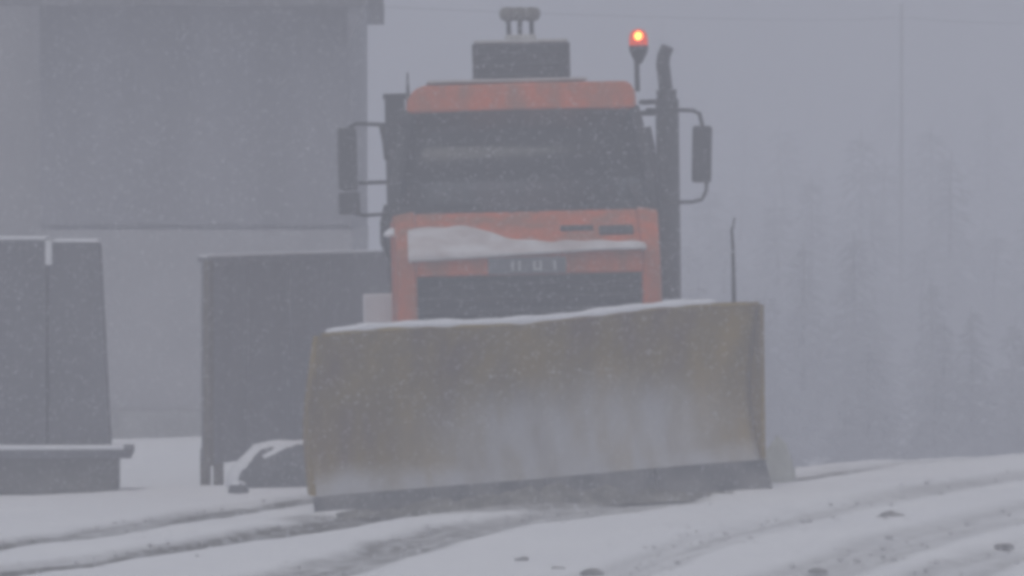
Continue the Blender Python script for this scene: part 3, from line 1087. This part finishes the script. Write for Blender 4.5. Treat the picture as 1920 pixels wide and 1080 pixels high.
# ------------------------------------------------------------------ the blade, part of the truck
def build_blade():
    BL, BR = wpt(606, 988, 35.0), wpt(1446, 916, 36.3)      # bottom corners
    TLp, TRp = wpt(594, 632, 35.0), wpt(1412, 570, 36.3)    # top corners
    along = Vector((BR.x - BL.x, BR.y - BL.y, 0)).normalized()
    back = Vector((-along.y, along.x, 0))                    # away from the camera
    NS, NV = 64, 22
    v, f, sm = [], [], []

    def pt(s, t, off=0.0):
        """s along, t up; the face is hollow and the top rolls forward"""
        lo, hi = BL.lerp(BR, s), TLp.lerp(TRp, s)
        hi = hi + Vector((0, 0, 0.018 * math.sin(s * 9 + 0.5)))
        h = 0.06 + 0.15 * math.sin(math.pi * min(max(t, 0.0), 1.0) ** 0.9) - 0.16 * max(0, t - 0.55) / 0.45
        p = lo.lerp(hi, t)
        return TI @ (p + back * (h + off))
    T0 = 0.12
    for i in range(NS + 1):
        for j in range(NV + 1):
            s, t = i / NS, T0 + (1 - T0) * j / NV
            v.append(tuple(pt(s, t)))
            x_, y_ = s, t
            core = math.exp(-((s - 0.60) / 0.33) ** 4) * (1 - float(sstep(0.44, 0.80, t + 0.10 * float(fbm(np.array(s * 9.0), np.array(t * 3.0), 1.0, 77)) + 0.55 * (s - 0.57) ** 2)))
            low = 0.75 * (1 - float(sstep(0.17, 0.33, t + 0.12 * float(fbm(np.array(s * 14.0), np.array(1.5), 1.0, 78)))))
            streak = 0.5 + 0.9 * (float(fbm(np.array(s * 40.0), np.array(t * 5.0), 1.0, 79)) + 0.15)
            sm.append(min(1.0, max(0.0, max(0.72 * core, low) * min(1.15, max(0.35, streak + 0.35)))))
    for i in range(NS):
        for j in range(NV):
            k = i * (NV + 1) + j
            f.append((k, k + NV + 1, k + NV + 2, k + 1))
    b = MB()
    b.add(v, f, True)
    o = b.build('plough_blade', M['blade'], truck, solid=0.02)
    at = o.data.attributes.new('smear', 'FLOAT', 'POINT')
    at.data.foreach_set('value', sm)
    # cutting edge
    c = MB()
    for k in range(4):
        s0, s1 = k / 4 + 0.002 - 0.01 * (k == 0), (k + 1) / 4 - 0.002 + 0.01 * (k == 3)
        p = [pt(s0, -0.01, -0.03), pt(s1, -0.01, -0.03), pt(s1, -0.01, 0.01), pt(s0, -0.01, 0.01),
             pt(s0, 0.15, -0.035), pt(s1, 0.15, -0.035), pt(s1, 0.15, 0.0), pt(s0, 0.15, 0.0)]
        MB().hexa(p).build('cutting_edge', M['edge'], o, 0.004)
    # end plates
    for s, e in ((0.0, -0.028), (1.0, 0.0)):
        poly = []
        for t in ((0.155, 1.0) if s > 0.5 else np.linspace(0.155, 1.0, 14)):
            poly.append(pt(s, t, -0.03 if s > 0.5 else -0.006))
        for t in np.linspace(1.0, 0.155, 14):
            poly.append(pt(s, t, 0.10))
        al = TI.to_3x3() @ along * 0.03
        n = len(poly)
        q = [p_ + al * 0 + TI.to_3x3() @ along * e for p_ in poly]
        q2 = [p_ + al for p_ in q]
        MB().add(q + q2, [tuple(range(n)), tuple(range(2 * n - 1, n - 1, -1))] + [(i, i + n, (i + 1) % n + n, (i + 1) % n) for i in range(n)]).build('end_plate', M['blade'], o)
    # rolled lip with lying snow
    l = MB()
    l.tube([pt(s, 1.0, 0.0) + Vector((0, 0, 0.0)) for s in np.linspace(0.0, 1.0, 40)], 0.022, 8)
    l.build('top_lip', M['blade'], o)
    sn = MB()
    ss = np.linspace(0.012, 0.9, 44)
    sn.tube([pt(s, 1.0, 0.015) + Vector((0, 0, 0.026)) for s in ss],
            [0.014 + 0.022 * min(1, 12 * min(u - 0.01, 0.91 - u)) + 0.005 * math.sin(u * 31) + 0.004 * math.sin(u * 73) for u in ss], 10)
    sn.build('lip_snow', M['snow'], o)
    # stiffening ribs behind and mounting arms
    for s in (0.12, 0.31, 0.5, 0.69, 0.88):
        rb, nt = MB(), 9
        tt = [0.1 + 0.85 * k / (nt - 1) for k in range(nt)]
        for t in tt:
            rb.v += [tuple(pt(s - 0.005, t, 0.03)), tuple(pt(s + 0.005, t, 0.03)), tuple(pt(s + 0.005, t, 0.15)), tuple(pt(s - 0.005, t, 0.15))]
        rb.f = [[0, 1, 2, 3], [4 * nt - 1, 4 * nt - 2, 4 * nt - 3, 4 * nt - 4]]
        for k in range(nt - 1):
            for e_ in range(4):
                rb.f.append([4 * k + e_, 4 * k + (e_ + 1) % 4, 4 * k + 4 + (e_ + 1) % 4, 4 * k + 4 + e_])
        rb.sm = [False] * len(rb.f)
        rb.build('rib', M['steel'], o)
    a = MB()
    for sx in (-0.4, 0.4):
        a.tube([(sx, 0.2, 0.72), (sx * 0.9, -0.6, 0.55), (sx * 0.9, -1.45, 0.45)], 0.06, 10)
    a.box((0, -0.25, 0.72), (1.2, 0.12, 0.3))
    a.build('plough_mount', M['steel'], truck)
    # slim marker rod on the right-hand top corner
    q = pt(0.945, 1.0, 0.02)
    r = MB()
    r.tube([q, q + Vector((0.0, 0, 0.45)), q + Vector((-0.005, 0, 0.56)), q + Vector((0.02, 0, 0.66))], [0.016, 0.013, 0.011, 0.006], 8)
    r.build('marker_rod', M['steel'], o)


build_blade()


# ------------------------------------------------------------------ pushed slush, heap, clods
def slush_pile():
    a, c = Vector((*gpt(610, 968), 0)), Vector((*gpt(1400, 925), 0))
    al = (c - a).normalized()
    fw = Vector((al.y, -al.x, 0))
    NU, NV = 150, 16
    v, f = [], []
    for i in range(NU + 1):
        u = i / NU
        env = math.sin(math.pi * min(1, u * 1.02)) ** 0.5 if 0 < u < 0.98 else 0.0
        hh = (0.07 + 0.16 * float(fbm(np.array(u * 22), np.array(0.3), 1.0, 91)) + 0.07 * math.exp(-((u - 0.5) / 0.2) ** 2)) * env
        for j in range(NV + 1):
            w = j / NV * 2 - 1
            p = a.lerp(c, u) + fw * (w * 0.24 - 0.02)
            z = max(0.0, hh) * (1 - w * w) ** 1.2 + 0.05 * float(fbm(np.array(u * 60), np.array(w * 3), 1.0, 92)) * (1 - w * w)
            v.append((p.x, p.y, zg(p.x, p.y) - 0.02 + z))
    for i in range(NU):
        for j in range(NV):
            k = i * (NV + 1) + j
            f.append((k, k + NV + 1, k + NV + 2, k + 1))
    b = MB()
    b.add(v, f, True)
    m = mat('slush', (0.24, 0.23, 0.205), 0.9, noise=0.4, nscale=6, col2=(0.11, 0.105, 0.095), bump=0.5)
    tag(b.build('pushed_slush', m), 'grey slush pushed up along the foot of the blade', kind='stuff')


slush_pile()


def heap_and_clods():
    x, d = 2.05, 37.3
    t = thing('snow_heap', 'small pale yellowish heap of snow just beside the right end of the blade', 'snow heap', (x, d, zg(x, d)))
    m = mat('yellowish_snow', (0.44, 0.45, 0.41), 0.9, noise=0.2, nscale=6, bump=0.3)
    o = lump('pile', 0.16, 0.15, 0.31, m, t, 21, 0.16, -0.1, 22, 14)
    for q in o.data.vertices:
        k = 1 - 0.40 * min(1, max(0, q.co.z / 0.38))
        q.co.x *= k
        q.co.y *= k
    labels = {(1672, 969): 'largest dark clod lying right of centre on the snowy road',
              (1885, 1027): 'dark clod nearest the right edge of the photo',
              (1535, 1073): 'dark clod at the bottom edge below the wheel ruts on the right',
              (980, 1051): 'small dark clod below the middle of the plough blade',
              (1046, 1069): 'dark clod at the bottom edge near the middle of the road',
              (1110, 1076): 'broad dark clod at the bottom edge, right of two smaller ones'}
    for i, ((px, py), lab) in enumerate(labels.items()):
        x, d = gpt(px, py)
        r = (0.075, 0.06, 0.055, 0.04, 0.045, 0.06)[i]
        o = lump('snow_clod', r * 1.2, r * 0.9, r * 0.42, M['clod'], None, 60 + i, 0.3, -0.3, 14, 8)
        o.location = (x, d, zg(x, d) + 0.0)
        o.rotation_euler = (0, 0, i * 1.3)
        tag(o, lab, 'clod', 'clods scattered on the snowy road')


heap_and_clods()


# ------------------------------------------------------------------ loose crumbs thrown up along the ruts
def crumbs():
    q = np.random.RandomState(8)
    b = MB()
    ct, cv = 0, [gpt(*p) for pts, w, dark, dep in tracks[:6] for p in pts]
    segs = [(gpt(*p0_), gpt(*p1_), w) for pts, w, dark, dep in tracks[:6] for p0_, p1_ in zip(pts[:-1], pts[1:])]
    for _ in range(800):
        (xa, ya), (xb, yb), w = segs[q.randint(len(segs))]
        u = q.rand()
        x = xa + (xb - xa) * u + q.normal(0, w * 0.9)
        y = ya + (yb - ya) * u + q.normal(0, w * 0.9)
        r = 0.010 + 0.018 * q.rand() ** 3
        z = zg(x, y) + r * 0.2
        k = [r * q.uniform(0.6, 1.2) for _ in range(6)]
        b.add([(x - k[0], y, z), (x + k[1], y, z), (x, y - k[2], z), (x, y + k[3], z), (x, y, z - k[4] * .6), (x, y, z + k[5] * .7)],
              [(0, 2, 5), (2, 1, 5), (1, 3, 5), (3, 0, 5), (2, 0, 4), (1, 2, 4), (3, 1, 4), (0, 3, 4)])
    tag(b.build('snow_crumbs', mat('dirty_crumbs', (0.70, 0.70, 0.71), 0.95, noise=0.5, nscale=1.5)), 'loose crumbs of dirty snow scattered along the wheel ruts', kind='stuff')


crumbs()


# ------------------------------------------------------------------ falling snow
def snowfall():
    q = np.random.RandomState(5)
    b = MB()
    for _ in range(24000):
        y = q.uniform(19, 36.5)
        x = q.uniform(-0.12, 0.12) * y
        z = q.uniform(0.1, 2.35 + 0.05 * y)
        r = q.uniform(0.0020, 0.0040)
        b.add([(x - r, y, z), (x + r, y, z), (x, y - r, z), (x, y + r, z), (x, y, z - r), (x, y, z + r)],
              [(0, 2, 5), (2, 1, 5), (1, 3, 5), (3, 0, 5), (2, 0, 4), (1, 2, 4), (3, 1, 4), (0, 3, 4)])
    tag(b.build('falling_snow', M['snow']), 'fine snowflakes falling through the air', kind='stuff')


snowfall()
